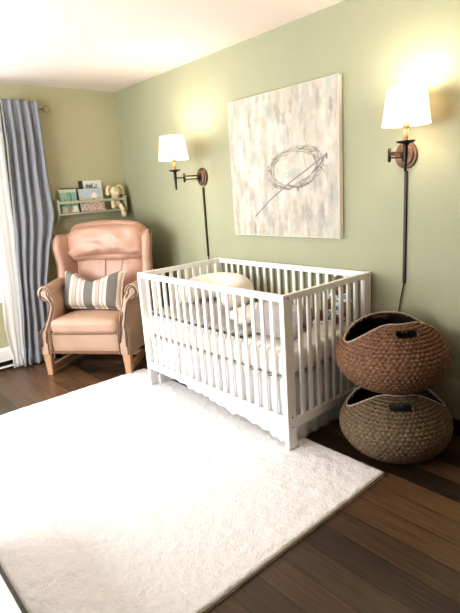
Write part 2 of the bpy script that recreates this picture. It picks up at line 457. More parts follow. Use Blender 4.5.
# skirt hanging from the mattress base to the floor
def skz(x, y):
    return None
def skirt():
    bm = bmesh.new()
    zb_front = [(0, .16), (.10, .15), (.25, .125), (.5, .10), (.62, .082), (.66, .055), (.7, .085), (.85, .06), (.97, .04), (1, .045)]
    def front(s, t):
        x = lerp(CX0+.045, CX0+CL-.04, s)
        zt = .392; zb = interp(zb_front, s)+.004*sin(s*31)+.003*nz(s*25, 1, 1)
        z = lerp(zt, zb, t)
        y = CYF+.044+(.006*sin(s*95+2*sin(s*13))+.008*nz(s*30, t*3, 1))*(.25+.75*t)+.008*nz(s*9, t*6, 7)
        if t > .8: y -= .012*(t-.8)/.2
        return Vector((x, y, z))
    grid(bm, front, 170, 26)
    def end(s, t):
        y = lerp(CYF+.06, CYB-.05, s); zb = .008
        z = lerp(.392, zb, t)
        x = CX0+CL-.052+(.006*sin(s*40)+.008*nz(s*12, t*3, 4))*(.3+.7*t)
        return Vector((x, y, z))
    grid(bm, end, 80, 22)
    def end2(s, t):
        y = lerp(CYF+.06, CYB-.05, s); z = lerp(.392, .01, t)
        return Vector((CX0+.052+(.006*sin(s*40)+.008*nz(s*12, t*3, 14))*(.3+.7*t), y, z))
    grid(bm, end2, 60, 14)
    o = from_bm('crib_skirt', bm, M['skirt'], recalc=False)
    m = o.modifiers.new('thick', 'SOLIDIFY'); m.thickness = .002
    return tag(o, 'crumpled white cotton skirt hanging under the crib mattress', 'crib skirt')
sk = skirt()
for s in (.33, .66):
    bm = bmesh.new()
    y = lerp(CYF+.06, CYB-.05, s)
    tube(bm, [(CX0+CL-.040, y, .39), (CX0+CL-.038, y+.004, .2), (CX0+CL-.040, y, .012)], .0025, 6)
    from_bm('seam', bm, M['skirt'], sk)

ZT = .561
# grey quilt over the front half of the mattress
def quilt():
    bm = bmesh.new()
    def q(s, t):
        x = lerp(MX0+.01, MX1-.32, s); y = lerp(MY0+.012, MY1-.12, t)
        e = min(s, 1-s, t*.6, (1-t)*.6)
        return Vector((x, y, ZT+.012+.010*min(1, e/.03)+.004*nz(x*14, y*14, 2)+.004*abs(sin(x*22))*abs(sin(y*22))))
    grid(bm, q, 110, 50)
    o = from_bm('quilt', bm, M['quilt'], recalc=False)
    m = o.modifiers.new('thick', 'SOLIDIFY'); m.thickness = .012; m.offset = -1
    tag(o, 'thin grey quilt spread over the crib mattress behind the front slats', 'quilt')
    b2 = bmesh.new(); tube(b2, [(MX0+.012, MY0+.010, ZT+.002)]+[(lerp(MX0+.012, MX1-.32, k/20), MY0+.009, ZT+.003) for k in range(1, 21)], .007, 8)
    from_bm('shade_and_seam', b2, M['shade_and_seam'], o)  # dark tube standing in for the shading along the front edge
quilt()
# cream blanket
def blanket():
    bm = bmesh.new()
    A, B, C, D = Vector((1.98, -.50, 0)), Vector((2.25, -.62, 0)), Vector((2.40, -.16, 0)), Vector((1.98, -.10, 0))
    def q(s, t):
        p = (A*(1-s)+B*s)*(1-t)+(D*(1-s)+C*s)*t
        e = min(s, 1-s, t, 1-t)
        p.z = ZT+.040+.018*sm(e, 0, .08)+.012*nz(p.x*8, p.y*8, 4)+.006*sin(p.y*40+p.x*9)
        return p
    grid(bm, q, 60, 40)
    o = from_bm('blanket', bm, M['sheet'], recalc=False)
    m = o.modifiers.new('thick', 'SOLIDIFY'); m.thickness = .018; m.offset = -1
    tag(o, 'cream blanket laid loosely over the grey quilt in the crib', 'blanket')
blanket()
# horseshoe nursing pillow
def horseshoe():
    bm = bmesh.new(); pts = []; rad = []
    n = 26
    for i in range(n+1):
        a = lerp(-.22*PI, 1.22*PI, i/n)
        pts.append((.205*cos(a), 0, .165*sin(a))); 
        k = abs(i/n-.5)*2
        rad.append(lerp(.092, .075, k**2)*(1 if k < .93 else math.sqrt(max(.02, 1-((k-.93)/.072)**2))))
    tube(bm, pts, rad, 22)
    for v in bm.verts:
        q = v.co; v.co += q.normalized()*.006*nz(q.x*18, q.y*18, q.z*18)
    o = from_bm('nursing_pillow', bm, M['fleece'])
    o.location = (1.705, -.36, ZT+.118); o.rotation_euler = (math.radians(-84), 0, math.radians(6))
    tag(o, 'ivory fleece horseshoe nursing pillow leaning in the middle of the crib', 'pillow')
    return o
horseshoe()
# lilac grey pillow at the near end
def wl(w, p):
    w.z *= 1-.35*max(abs(p.x), abs(p.y))**3
    return w
bm = cushion(.16, .045, .095, .04, 10, (0, .02, 0))
o = from_bm('pillow', bm, M['lilac']); o.location = (2.52, -.585, ZT+.1); o.rotation_euler = (math.radians(-28), 0, math.radians(2)); sub(o)
tag(o, 'lilac grey cotton pillow leaning at the near front corner of the crib', 'pillow')

# grey plush elephant lying at the near end of the crib
el = thing('plush_elephant', 'dark grey plush elephant lying near the crib end slats', 'stuffed toy', (2.48, -.425, ZT+.004), math.radians(80))
el.scale = (.85, .85, .85)
bm = bmesh.new()
ball(bm, (0, 0, .06), .085, (1.25, .95, .7)); ball(bm, (.12, 0, .075), .062); 
for k, (x, y, z, rr) in enumerate([(.18, .01, .06, .03), (.205, .015, .045, .024), (.225, .02, .03, .02)]): ball(bm, (x, y, z), rr)
for sx in (-.07, .07):
    for sy in (-.075, .075): ball(bm, (sx, sy, .03), .034, (1, 1.3, .9))
blob(from_bm('body', bm, M['grey_plush'], el), .009)
for s in (-1, 1):
    bm = bmesh.new(); ball(bm, (.10, s*.065, .085), .045, (.35, 1, 1.1)); from_bm('ear', bm, M['grey_plush'], el)
    bm = bmesh.new(); ball(bm, (.165, s*.035, .095), .006); from_bm('eye', bm, M['black'], el)
# white rabbit toy head next to it
bl = thing('plush_ball', 'small tan plush ball resting on the cream blanket', 'ball', (2.29, -.40, ZT+.047))
bm = bmesh.new(); ball(bm, (0, 0, .027), .027)
from_bm('cover', bm, M['plush'], bl)
bm = bmesh.new(); tube(bm, [(.0275*cos(a*PI/12), 0, .027+.0275*sin(a*PI/12)) for a in range(25)], .0012, 6); from_bm('seam', bm, M['shade_and_seam'], bl)

# teddy bear in a blue checked romper, back corner
def check_mat():
    m = bpy.data.materials.new('blue_white_gingham'); m.use_nodes = True
    nt = m.node_tree; N = nt.nodes; L = nt.links; b = N['Principled BSDF']; b.inputs['Roughness'].default_value = .9
    tc = N.new('ShaderNodeTexCoord'); ck = N.new('ShaderNodeTexChecker'); ck.inputs['Scale'].default_value = 32
    ck.inputs['Color1'].default_value = rgb(120, 138, 162); ck.inputs['Color2'].default_value = rgb(212, 214, 214)
    L.new(tc.outputs['Object'], ck.inputs['Vector']); L.new(ck.outputs['Color'], b.inputs['Base Color'])
    return m
M['gingham'] = check_mat()
tb = thing('teddy_bear', 'brown teddy bear in a blue checked romper sitting in the crib back corner', 'stuffed toy', (2.605, -.12, ZT+.008), math.radians(-100))
tb.scale = (.76, .76, .76)
bm = bmesh.new()
ball(bm, (0, 0, .255), .072, (1, 1.05, .95)); ball(bm, (.06, 0, .24), .034, (1, 1.1, .85)); ball(bm, (0, 0, .13), .07, (.9, 1, 1.3))
for s in (-1, 1):
    ball(bm, (0, s*.06, .315), .028, (.6, 1, 1))
    for k in range(4): ball(bm, (.02+.012*k, s*(.07+.012*k), .18-.03*k), .03)
    for k in range(4): ball(bm, (.03+.035*k, s*(.05+.008*k), .036), .036)
    ball(bm, (.155, s*.08, .05), .036, (.7, 1, 1.3))
blob(from_bm('body', bm, M['bear'], tb), .009)
bm = bmesh.new()
ball(bm, (0, 0, .125), .079, (.95, 1.02, 1.22))
for s in (-1, 1):
    for k in range(3): ball(bm, (.02+.03*k, s*(.05+.006*k), .045), .044)
    for k in range(2): ball(bm, (.02, s*(.065+.014*k), .19-.024*k), .037)
blob(from_bm('romper', bm, M['gingham'], tb), .009)
for s in (-1, 1):
    bm = bmesh.new(); ball(bm, (.064, s*.028, .275), .006); from_bm('eye', bm, M['black'], tb)
bm = bmesh.new(); ball(bm, (.096, 0, .248), .01, (.7, 1.2, .9)); from_bm('nose', bm, M['black'], tb)

# ------------------------------------------------------------------ wingback chair (local x right, y to the back)
ch = thing('wingback_armchair', 'pinkish tan leather wingback armchair with nailhead trim in the corner', 'armchair', (.772, -.957, 0), math.radians(38))
ch.scale = (1.065, 1, 1)
DX = .015; DA = .036
# legs
for s in (-1, 1):
    bm = bmesh.new()
    a = .021; b_ = .031; x = s*.318; y = .03
    hexa(bm, [(x-a, y-a, 0), (x+a, y-a, 0), (x+a, y+a, 0), (x-a, y+a, 0)], [(x-b_, y-.03, .21), (x+b_, y-.03, .21), (x+b_, y+.032, .21), (x-b_, y+.032, .21)])
    bmesh.ops.bevel(bm, geom=bm.edges[:], offset=.004, segments=2, affect='EDGES')
    from_bm('leg', bm, M['wood'], ch, False)
    bm = bmesh.new(); x = s*.27; y = .66
    hexa(bm, [(x-.018, y+.02, 0), (x+.018, y+.02, 0), (x+.018, y+.056, 0), (x-.018, y+.056, 0)], [(x-.026, y-.02, .22), (x+.026, y-.02, .22), (x+.026, y+.03, .22), (x-.026, y+.03, .22)])
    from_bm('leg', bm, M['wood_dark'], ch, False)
    bm = bmesh.new()
    hexa(bm, [(s*.318-.014, .05, .025), (s*.318+.014, .05, .025), (s*.27+.014, .66, .025), (s*.27-.014, .66, .025)],
             [(s*.318-.014, .05, .075), (s*.318+.014, .05, .075), (s*.27+.014, .66, .075), (s*.27-.014, .66, .075)])
    from_bm('side_stretcher', bm, M['wood'], ch, False)
bm = bmesh.new(); box(bm, -.285, .285, .42, .45, .03, .08, .004); from_bm('cross_stretcher', bm, M['wood'], ch, False)
# front rail / base upholstery
bm = cushion(.275, .32, .085, .018, 12, (0, .012, 0)); o = from_bm('seat_base', bm, M['leather2'], ch); o.location = (0, .335, .277)
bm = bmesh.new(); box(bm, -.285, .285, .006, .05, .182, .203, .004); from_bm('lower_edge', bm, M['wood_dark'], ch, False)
# seat cushion
def seatfn(w, p):
    w.z += -.05*(p.y+1)/2*.6
    w.z += .004*nz(w.x*9, w.y*9, 2)
    if p.y < -.2: w.y -= .012*(1-p.x*p.x)
    return w
bm = cushion(.272, .30, .062, .045, 16, (0, 0, .03), seatfn); o = from_bm('seat_cushion', bm, M['leather2'], ch); o.location = (0.005, .30, .402); sub(o)
bm = bmesh.new(); tube(bm, [(x*.268+.005, -.008-.01*(1-x*x), .352) for x in [k/12-1 for k in range(25)]], .0055, 8); from_bm('welt', bm, M['wood_dark'], o); bpy.data.objects
wl_ = COL.objects[-1]; wl_.location = (-.005, -.30, -.402)

# arms: outline of the scroll front, lofted backward
def arm(s):
    root = None
    # outline in (out, z): out grows away from the seat; given at the front face
    cx_, cz_, R_ = .052, .66, .058
    out = []
    # outer side from the floor panel up to the scroll, over the top, down the inner side
    lower = [(.048, .185), (.049, .25), (.050, .355), (.040, .374), (.014, .40), (.004, .45), (.006, .53), (.020, .585)]
    arc = []
    for k in range(15):
        a = math.radians(lerp(-70, 200, k/14)); arc.append((cx_+R_*cos(a), cz_+R_*sin(a)))
    inner = [(-.022, .61), (-.036, .56), (-.044, .50), (-.046, .44), (-.043, .37), (-.042, .28), (-.042, .185)]
    outl = lower+arc+inner
    def front(pz): # how far back the front face leans
        return interp([(.18, -.004), (.36, .0), (.45, .045), (.58, .085), (.72, .10)], pz)
    bm = bmesh.new()
    nst = 12; rings = []
    for k in range(nst+1):
        t = k/nst; ring = []
        for (o_, z) in outl:
            y0 = front(z); yb = .60
            y = lerp(y0, yb, t)
            bul = 0
            oo = o_
            if t > 0 and z < .62 and o_ > 0: oo = max(o_, lerp(o_, .05, sm(t, 0, .25)))
            zz = z + (.015*sm(t)*(1 if z > .6 else 0))
            inn = lerp(.31, .298, sm(z, .36, .62))+.035*sm(t, .1, .6)
            ring.append(Vector((s*(inn+oo)+DA*sm(z, .3, .6), y, zz)))
        rings.append(ring)
    # soft front lip
    c0 = rings[0]
    cen = sum(c0, Vector())/len(c0)
    first = [Vector((lerp(v.x, s*(.315)+DA*sm(v.z, .3, .6), .12), v.y-.012, v.z)) for v in c0]
    loft(bm, [first]+rings)
    o = from_bm('armrest', bm, M['leather2'], ch)
    sharp(o, 60)
    # nailhead trim: two rows following the front outline
    bm = bmesh.new()
    path = catmull([(v.x, v.y-.016, v.z) for v in [Vector((lerp(q.x, s*(lerp(.315, .30, sm(q.z, .36, .62))+(.03 if q.z > .6 else 0))+DA*sm(q.z, .3, .6), .3), q.y, q.z-(.012 if q.z > .64 else 0))) for q in c0]], 3)
    pp = [path[0]]
    for a_, b_ in zip(path, path[1:]):
        k = max(1, round((b_-a_).length/.004))
        pp += [a_.lerp(b_, (q+1)/k) for q in range(k)]
    tube(bm, pp, [.0026+.0032*abs(sin(i*PI/3.5)) for i in range(len(pp))], 7)
    from_bm('nailhead_studs', bm, M['nail'], o)
    # welt line following the front outline
    bm = bmesh.new()
    cz = lambda z: (.662 if z > .6 else z)
    wp = [(lerp(q.x, s*(lerp(.315, .30, sm(q.z, .36, .62))+(.052 if q.z > .6 else 0))+DA*sm(q.z, .3, .6), .52), q.y-.0145, lerp(q.z, cz(q.z), .48)) for q in c0 if q.z > .2]
    tube(bm, catmull(wp, 3), .0042, 6)
    from_bm('welt', bm, M['nail'], o)
arm(-1); arm(1)

# wings
def wing(s):
    bm = bmesh.new()
    # profile per height: front edge point (outer) and back point (inner)
    rings = []
    n = 18
    for k in range(n+1):
        t = k/n; z = lerp(.60, 1.085, t)
        top = sm(t, .9, 1.0)
        fx = interp([(0, .375), (.25, .37), (.5, .375), (.8, .392), (1, .385)], t)
        fy = interp([(0, .36), (.2, .42), (.45, .45), (.75, .44), (.92, .455), (1, .50)], t)
        bx, by = .305, .70
        th = lerp(.036, .012, top)
        d = Vector((bx-fx, by-fy, 0)).normalized(); nrm = Vector((d.y, -d.x, 0))
        ring = []
        m = 10
        A = Vector((fx, fy, 0)); B = Vector((bx, by, 0))
        pts = []
        for j in range(m+1): # rounded front edge
            a = PI/2+PI*j/m
            pts.append(A+d*(th*cos(a)+th)+nrm*(th*sin(a)))
        pts += [B-nrm*th*.9, B+nrm*th*.9]
        for q in pts:
            ring.append(Vector((s*q.x+DX, q.y, z-(.05*sm((q.y-.5)/.2) if False else 0))))
        rings.append(ring)
    loft(bm, rings)
    o = from_bm('wing', bm, M['leather' if s < 0 else 'leather2'], ch); sharp(o, 60)
    bm = bmesh.new()
    tube(bm, [(s*(interp([(0, .375), (.25, .37), (.5, .375), (.8, .392), (1, .385)], t)+.033)+DX, interp([(0, .36), (.2, .42), (.45, .45), (.75, .44), (.92, .455), (1, .50)], t)+.028, lerp(.62, 1.08, t)) for t in [k/14 for k in range(15)]], .005, 6)
    from_bm('wing_welt', bm, M['wood_dark'], o)
wing(-1); wing(1)
# back shell
bm = bmesh.new()
rings = []
for k in range(9):
    t = k/8; z = lerp(.2, 1.10, t); hw = lerp(.27, .325, sm(t, 0, .8)); yb = lerp(.70, .775, t); yf = lerp(.6, .70, t)
    if k == 8: hw -= .02; yf += .02
    rings.append([Vector((-hw+DX*sm(t), yf, z)), Vector((hw+DX*sm(t), yf, z)), Vector((hw-.04+DX*sm(t), yb, z)), Vector((-hw+.04+DX*sm(t), yb, z))])
loft(bm, rings); from_bm('back_shell', bm, M['leather2'], ch, False)
# inner back cushion with vertical gathers
def backfn(w, p):
    if p.y < 0:
        k = w.x/.30
        w.y += .010*abs(sin(w.x*11+.4))*(-1)*(1-p.z*p.z)
        w.y += .006*nz(w.x*18, 1, w.z*5)
    return w
bm = cushion(.30, .07, .26, .05, 18, (0, .035, 0), backfn); o = from_bm('backrest', bm, M['leather'], ch); o.location = (DX, .635, .665); o.rotation_euler = (math.radians(-9), 0, 0); sub(o)
for sx, e in ((-.02, .0), (.10, .05)):
    bm = bmesh.new()
    tube(bm, catmull([(sx+e, -.088, .22), (sx+e*.4, -.108, .1), (sx, -.112, -.05), (sx, -.1, -.2)], 4), .004, 6)
    from_bm('seam', bm, M['leather2'], o)
# pillow-top headrest
def headfn(w, p):
    wr = nz(w.x*9, w.y*5, w.z*14+3)*.016+nz(w.x*24, 2, w.z*9)*.009
    if p.y < .2: w.y += wr*1.3
    w.z += wr*.5
    if p.y < 0: w.y += .0055*sin(w.x*70*(1+.5*p.z)+9*nz(w.x*5, 0, w.z*4))*sm(.7-p.z, .2, 1.2)*(1-p.z**4)
    # gathered ends
    k = abs(p.x)
    if k > .72: w.z += -.03*(k-.72)*p.z*2; w.y += .010*sin(w.z*80+w.x*20)*(k-.72)*3
    w.z += -.02*p.x*p.x
    return w
bm = cushion(.345, .10, .15, .085, 20, (0, .05, .022), headfn); o = from_bm('headrest', bm, M['leather'], ch); o.location = (DX+.005, .62, 1.008); o.rotation_euler = (math.radians(-10), 0, 0); sub(o)

# ------------------------------------------------------------------ striped lumbar pillow on the chair
def stripe_mat():
    m = bpy.data.materials.new('grey_white_stripe'); m.use_nodes = True
    nt = m.node_tree; N = nt.nodes; L = nt.links; b = N['Principled BSDF']; b.inputs['Roughness'].default_value = .9
    tc = N.new('ShaderNodeTexCoord'); sp = N.new('ShaderNodeSeparateXYZ'); L.new(tc.outputs['Object'], sp.inputs[0])
    mr = N.new('ShaderNodeMapRange'); mr.inputs['From Min'].default_value = -.28; mr.inputs['From Max'].default_value = .28
    L.new(sp.outputs['X'], mr.inputs['Value'])
    cr = N.new('ShaderNodeValToRGB'); cr.color_ramp.interpolation = 'CONSTANT'
    g = rgb(118, 114, 108); w = rgb(216, 203, 188); k = rgb(150, 134, 122); gl = rgb(178, 165, 154)
    stops = [(0, w), (.045, g), (.19, w), (.225, gl), (.30, k), (.315, w), (.345, gl), (.40, w), (.425, g), (.565, w), (.60, gl), (.655, k), (.67, w), (.70, gl), (.735, w), (.77, g), (.91, w)]
    e = cr.color_ramp.elements
    e[0].position = 0; e[0].color = stops[0][1]; e[1].position = stops[1][0]; e[1].color = stops[1][1]
    for ps, c in stops[2:]:
        x = e.new(ps); x.color = c
    L.new(mr.outputs['Result'], cr.inputs['Fac']); L.new(cr.outputs['Color'], b.inputs['Base Color'])
    n = N.new('ShaderNodeTexNoise'); n.inputs['Scale'].default_value = 90; L.new(tc.outputs['Object'], n.inputs['Vector'])
    bp = N.new('ShaderNodeBump'); bp.inputs['Strength'].default_value = .25; bp.inputs['Distance'].default_value = .005
    L.new(n.outputs['Fac'], bp.inputs['Height']); L.new(bp.outputs['Normal'], b.inputs['Normal'])
    return m
def pilfn(w, p):
    ax, az = abs(p.x), abs(p.z)
    w.y *= math.sqrt(max(.004, (1-.97*ax**4)*(1-.97*az**4)))
    # pinched edges and pointed corners
    w.x *= 1-.07*(1-az**2)*ax; w.z *= 1-.05*(1-ax**2)*az
    if p.z > 0: w.z -= .085*math.exp(-(p.x/.42)**2)*p.z       # chopped middle
    w.y += .006*nz(w.x*10, 0, w.z*10)
    return w
bm = cushion(.278, .07, .165, .03, 22, (0, .02, 0), pilfn)
o = from_bm('throw_pillow', bm, stripe_mat()); sub(o)
Rz = Matrix.Rotation(math.radians(38), 4, 'Z')
pl = Vector((.772, -.956, 0))+Rz.to_3x3() @ Vector((-.03, .325, .63))
o.location = pl; o.rotation_euler = (math.radians(-24), math.radians(2), math.radians(38))
tag(o, 'grey and white striped lumbar pillow propped on the leather armchair seat', 'pillow')

# ------------------------------------------------------------------ curtains
def curtain(name, mat, zt, L_, R_, x0, amp, folds, label, nu=150, nv=90, ph=0):
    bm = bmesh.new()
    def c(s, t):
        z = lerp(zt, .012, t)
        yl = interp(L_, z); yr = interp(R_, z)
        k = .55+.45*sm(t, 0, .25)
        ss = s+.012*sin(6*t+s*9)
        w = .8*sin(2*PI*folds*ss+ph+1.1*sin(3.3*s+t*1.1))+(1-sm(t, .05, .45))*.55*sin(2*PI*folds*1.9*s+1)
        w = (abs(w)**.75)*(1 if w > 0 else -1)
        x = x0+amp*k*w+.008*nz(s*5, t*3, 1)
        if name == 'curtain' and t < .045: x = x0+(x-x0)*.8
        if t > .95: x += .05*(t-.95)/.05*(.5+.5*nz(s*14, t*20, 3)); 
        y = lerp(yl, yr, s)+.006*nz(s*8, t*8, 5)
        if t > .93: y += .02*nz(s*10, t*30, 9)
        return Vector((x, y, z))
    grid(bm, c, nu, nv)
    o = from_bm(name, bm, mat, recalc=False)
    m = o.modifiers.new('thick', 'SOLIDIFY'); m.thickness = .003
    return tag(o, label, 'curtain')
LB = [(0.01, -1.245), (.087, -1.232), (.407, -1.187), (.749, -1.164), (1.079, -1.133), (1.321, -1.117), (1.635, -1.096), (1.865, -1.08), (2.17, -1.07)]
RB = [(0.01, -.97), (.3, -.95), (.7, -.93), (1.0, -.855), (1.125, -.815), (1.25, -.785), (1.34, -.782), (1.67, -.782), (2.17, -.768)]
cu = curtain('curtain', M['blue'], 2.172, LB, RB, .105, .028, 4.6, 'dusty blue linen curtain hanging in folds beside the armchair')
bm = bmesh.new()
tube(bm, [(.064, y_, 2.118) for y_ in (-1.06, -.78)], .002, 5)
from_bm('rod_pocket_seam', bm, M['blue'], cu)
LS = [(0.01, -1.32), (.1, -1.312), (.35, -1.325), (.6, -1.31), (1.2, -1.30), (2.13, -1.27)]
RS = [(0.01, -1.228), (.4, -1.178), (.8, -1.148), (1.2, -1.117), (2.13, -1.068)]
curtain('sheer_curtain', M['sheer'], 2.10, LS, RS, .070, .004, 2.4, 'white sheer curtain hanging left of the blue curtain', 60, 50)
rod = thing('curtain_rod', 'thin brushed metal curtain rod with round end cap above the blue curtain', 'curtain rod', (.058, -.72, 2.118))
M['steel'] = material('brushed_nickel', rgb(170, 160, 132), .35, .8)
bm = bmesh.new(); tube(bm, [(0, .0, 0), (0, -2.2, 0)], .009, 14); from_bm('pole', bm, M['steel'], rod)
bm = bmesh.new(); tube(bm, [(.004*cos(a*PI/16), .030+.026*cos(a*PI/16), .026*sin(a*PI/16)) for a in range(33)], .007, 8); 
from_bm('finial', bm, M['steel'], rod)
for yy in (-.09, -1.6):
    bm = bmesh.new(); tube(bm, [(-.057, yy, 0), (-.0, yy, 0)], .006, 8); tube(bm, [(-.058, yy, 0), (-.052, yy, 0)], .018, 14); from_bm('bracket', bm, M['steel'], rod)

# ------------------------------------------------------------------ wall shelf
SY0, SY1 = -.735, -.07
sh = thing('wall_shelf', 'sage green picture ledge shelf mounted on the back wall', 'shelf', (0, 0, 0))
for y in (SY0, SY1-.014):
    bm = bmesh.new()
    pr = [(0.001, 1.16), (.03, 1.175), (.09, 1.232), (.112, 1.25), (.112, 1.368), (.1, 1.378), (.035, 1.378), (.001, 1.44)]
    loft(bm, [[Vector((x, yy, z)) for x, z in pr] for yy in (y, y+.014)])
    from_bm('side_panel', bm, M['shelf'], sh, False)
bm = bmesh.new(); box(bm, .001, .112, SY0+.014, SY1-.014, 1.242, 1.256, .002); from_bm('shelf_board', bm, M['shelf'], sh, False)
bm = bmesh.new(); box(bm, .098, .112, SY0+.014, SY1-.014, 1.336, 1.36, .003); from_bm('front_rail', bm, M['shelf'], sh, False)
bm = bmesh.new(); box(bm, .001, .011, SY0+.014, SY1-.014, 1.182, 1.242, .002); from_bm('back_rail', bm, M['shelf'], sh, False)

# books: cover colours painted per vertex
def book(name, y0, y1, z1, xb, th, spine, paint, label, lean=6):
    w = y1-y0; h = z1-1.258
    t = thing(name, label, 'book', (xb, y0, 1.2575), 0, 'picture books on the sage ledge')
    t.rotation_euler = (0, math.radians(-lean), 0)
    bm = bmesh.new()
    lay = bm.loops.layers.color.new('paint') if False else None
    nu, nv = 26, 26
    V = [[bm.verts.new((th, w*i/nu, h*j/nv)) for j in range(nv+1)] for i in range(nu+1)]
    for i in range(nu):
        for j in range(nv): bm.faces.new((V[i][j], V[i+1][j], V[i+1][j+1], V[i][j+1]))
    me = bpy.data.meshes.new('front_cover'); bm.to_mesh(me)
    at = me.color_attributes.new('paint', 'FLOAT_COLOR', 'POINT')
    for i, v in enumerate(me.vertices): at.data[i].color = paint(v.co.y/w, v.co.z/h)
    bm.free()
    link('front_cover', me, material(name+'_cover', (1, 1, 1, 1), .35, attr='paint'), t, False)
    bm = bmesh.new(); box(bm, -.0005, .0025, 0, w, 0, h); box(bm, .0025, th-.0005, 0, .003, 0, h); box(bm, th-.003, th-.0005, 0, w, 0, h)
    from_bm('case', bm, material(name+'_case', spine, .5), t, False)
    bm = bmesh.new(); box(bm, .0026, th-.0031, .004, w-.004, .003, h-.004); from_bm('pages', bm, M['paper'], t, False)
def mixc(a, b, t): return tuple(lerp(a[k], b[k], t) for k in range(3))+(1,)
def p_teal(u_, v):
    c = rgb(196, 206, 196)
    if .1 < v < .86:
        k = nz(u_*9, v*2.2, 1)
        c = mixc(rgb(86, 140, 122), rgb(160, 190, 172), sm(k, -.4, .4))
    if v < .35 and (u_-.8)**2+(v-.16)**2 < .02: c = rgb(232, 222, 206)
    if v < .35 and (u_-.45)**2*1.4+(v-.12)**2 < .02: c = rgb(180, 150, 128)
    if v < .3 and (u_-.2)**2*1.4+(v-.15)**2 < .03: c = rgb(206, 214, 200)
    return c
def p_dark(u_, v): return mixc(rgb(56, 74, 66), rgb(96, 116, 100), sm(nz(u_*5, v*5, 2), -.5, .5))
def p_white(u_, v):
    c = rgb(224, 224, 214)
    k = nz(u_*10, v*13, 7)
    if abs(v-.80) < .11 and abs(u_-.5) < .3 and k > -.05: c = rgb(122, 120, 130)
    if u_ < .17: return rgb(52, 54, 60)
    if v < .6: c = mixc(c, rgb(206, 190, 180), .4)
    return c
def p_pict(u_, v):
    c = mixc(rgb(214, 190, 172), rgb(188, 198, 206), sm(v+.25*nz(u_*3, v*3, 4), .35, .75))
    if (u_-.62)**2*1.2+(v-.68)**2 < .018: c = rgb(240, 232, 218)
    if (u_-.56)**2+(v-.35)**2*1.3 < .02: c = rgb(226, 190, 170)
    if (u_-.58)**2+(v-.52)**2 < .0016: c = rgb(70, 62, 58)
    if v < .4 and nz(u_*12, v*12, 9) > .25: c = rgb(150, 140, 160)
    return c
book('picture_book', -.685, -.525, 1.462, .048, .012, rgb(200, 206, 196), p_teal, 'pale picture book with a teal green cover at the left end of the ledge')
book('dark_book', -.655, -.485, 1.472, .018, .014, rgb(46, 58, 52), p_dark, 'dark green book standing behind the teal picture book')
book('white_book', -.475, -.255, 1.53, .016, .020, rgb(40, 42, 48), p_white, 'tall white book with a dark spine, tallest on the ledge')
book('board_book', -.505, -.275, 1.458, .056, .014, rgb(206, 200, 196), p_pict, 'pastel blue and peach picture book in front of the tall white book')
bm = bmesh.new()

# plush bunny sitting at the right end of the ledge
bn_ = thing('plush_bunny', 'cream floppy-eared plush bunny at the right end of the ledge', 'stuffed toy', (.062, -.155, 1.257))
bm = bmesh.new()
ball(bm, (0, 0, .052), .05, (.85, .95, 1.05)); ball(bm, (.01, 0, .158), .052, (.95, 1.1, .92)); ball(bm, (.05, .004, .146), .024, (1, 1.2, .9))
ball(bm, (0, 0, .105), .035)
for k in range(3): ball(bm, (.02+.012*k, -.045-.004*k, .09-.016*k), .018)
for k in range(5): ball(bm, (.035+.012*min(k, 2), .03+.002*k, .03-.020*k), .022)
ball(bm, (.066, .040, -.055), .023, (1, .9, 1.2))
for k in range(3): ball(bm, (.03+.006*k, -.035-.008*k, .025), .021)
blob(from_bm('body', bm, M['plush'], bn_), .006, 3)
for s in (-1, 1):
    bm = bmesh.new()
    pts = catmull([(0, s*.028, .20), (.004, s*.055, .212), (.008, s*.075, .185), (.012, s*.078, .145)], 5)
    tube(bm, pts, [lerp(.010, .019, sm(i/(len(pts)-1))) for i in range(len(pts))], 10)
    ball(bm, pts[-1], .019)
    from_bm('ear', bm, M['plush'], bn_)
    bm = bmesh.new(); ball(bm, (.056, s*.022, .166), .004); from_bm('eye', bm, M['black'], bn_)
bm = bmesh.new(); ball(bm, (.075, .004, .152), .005); from_bm('nose', bm, M['nail'], bn_)

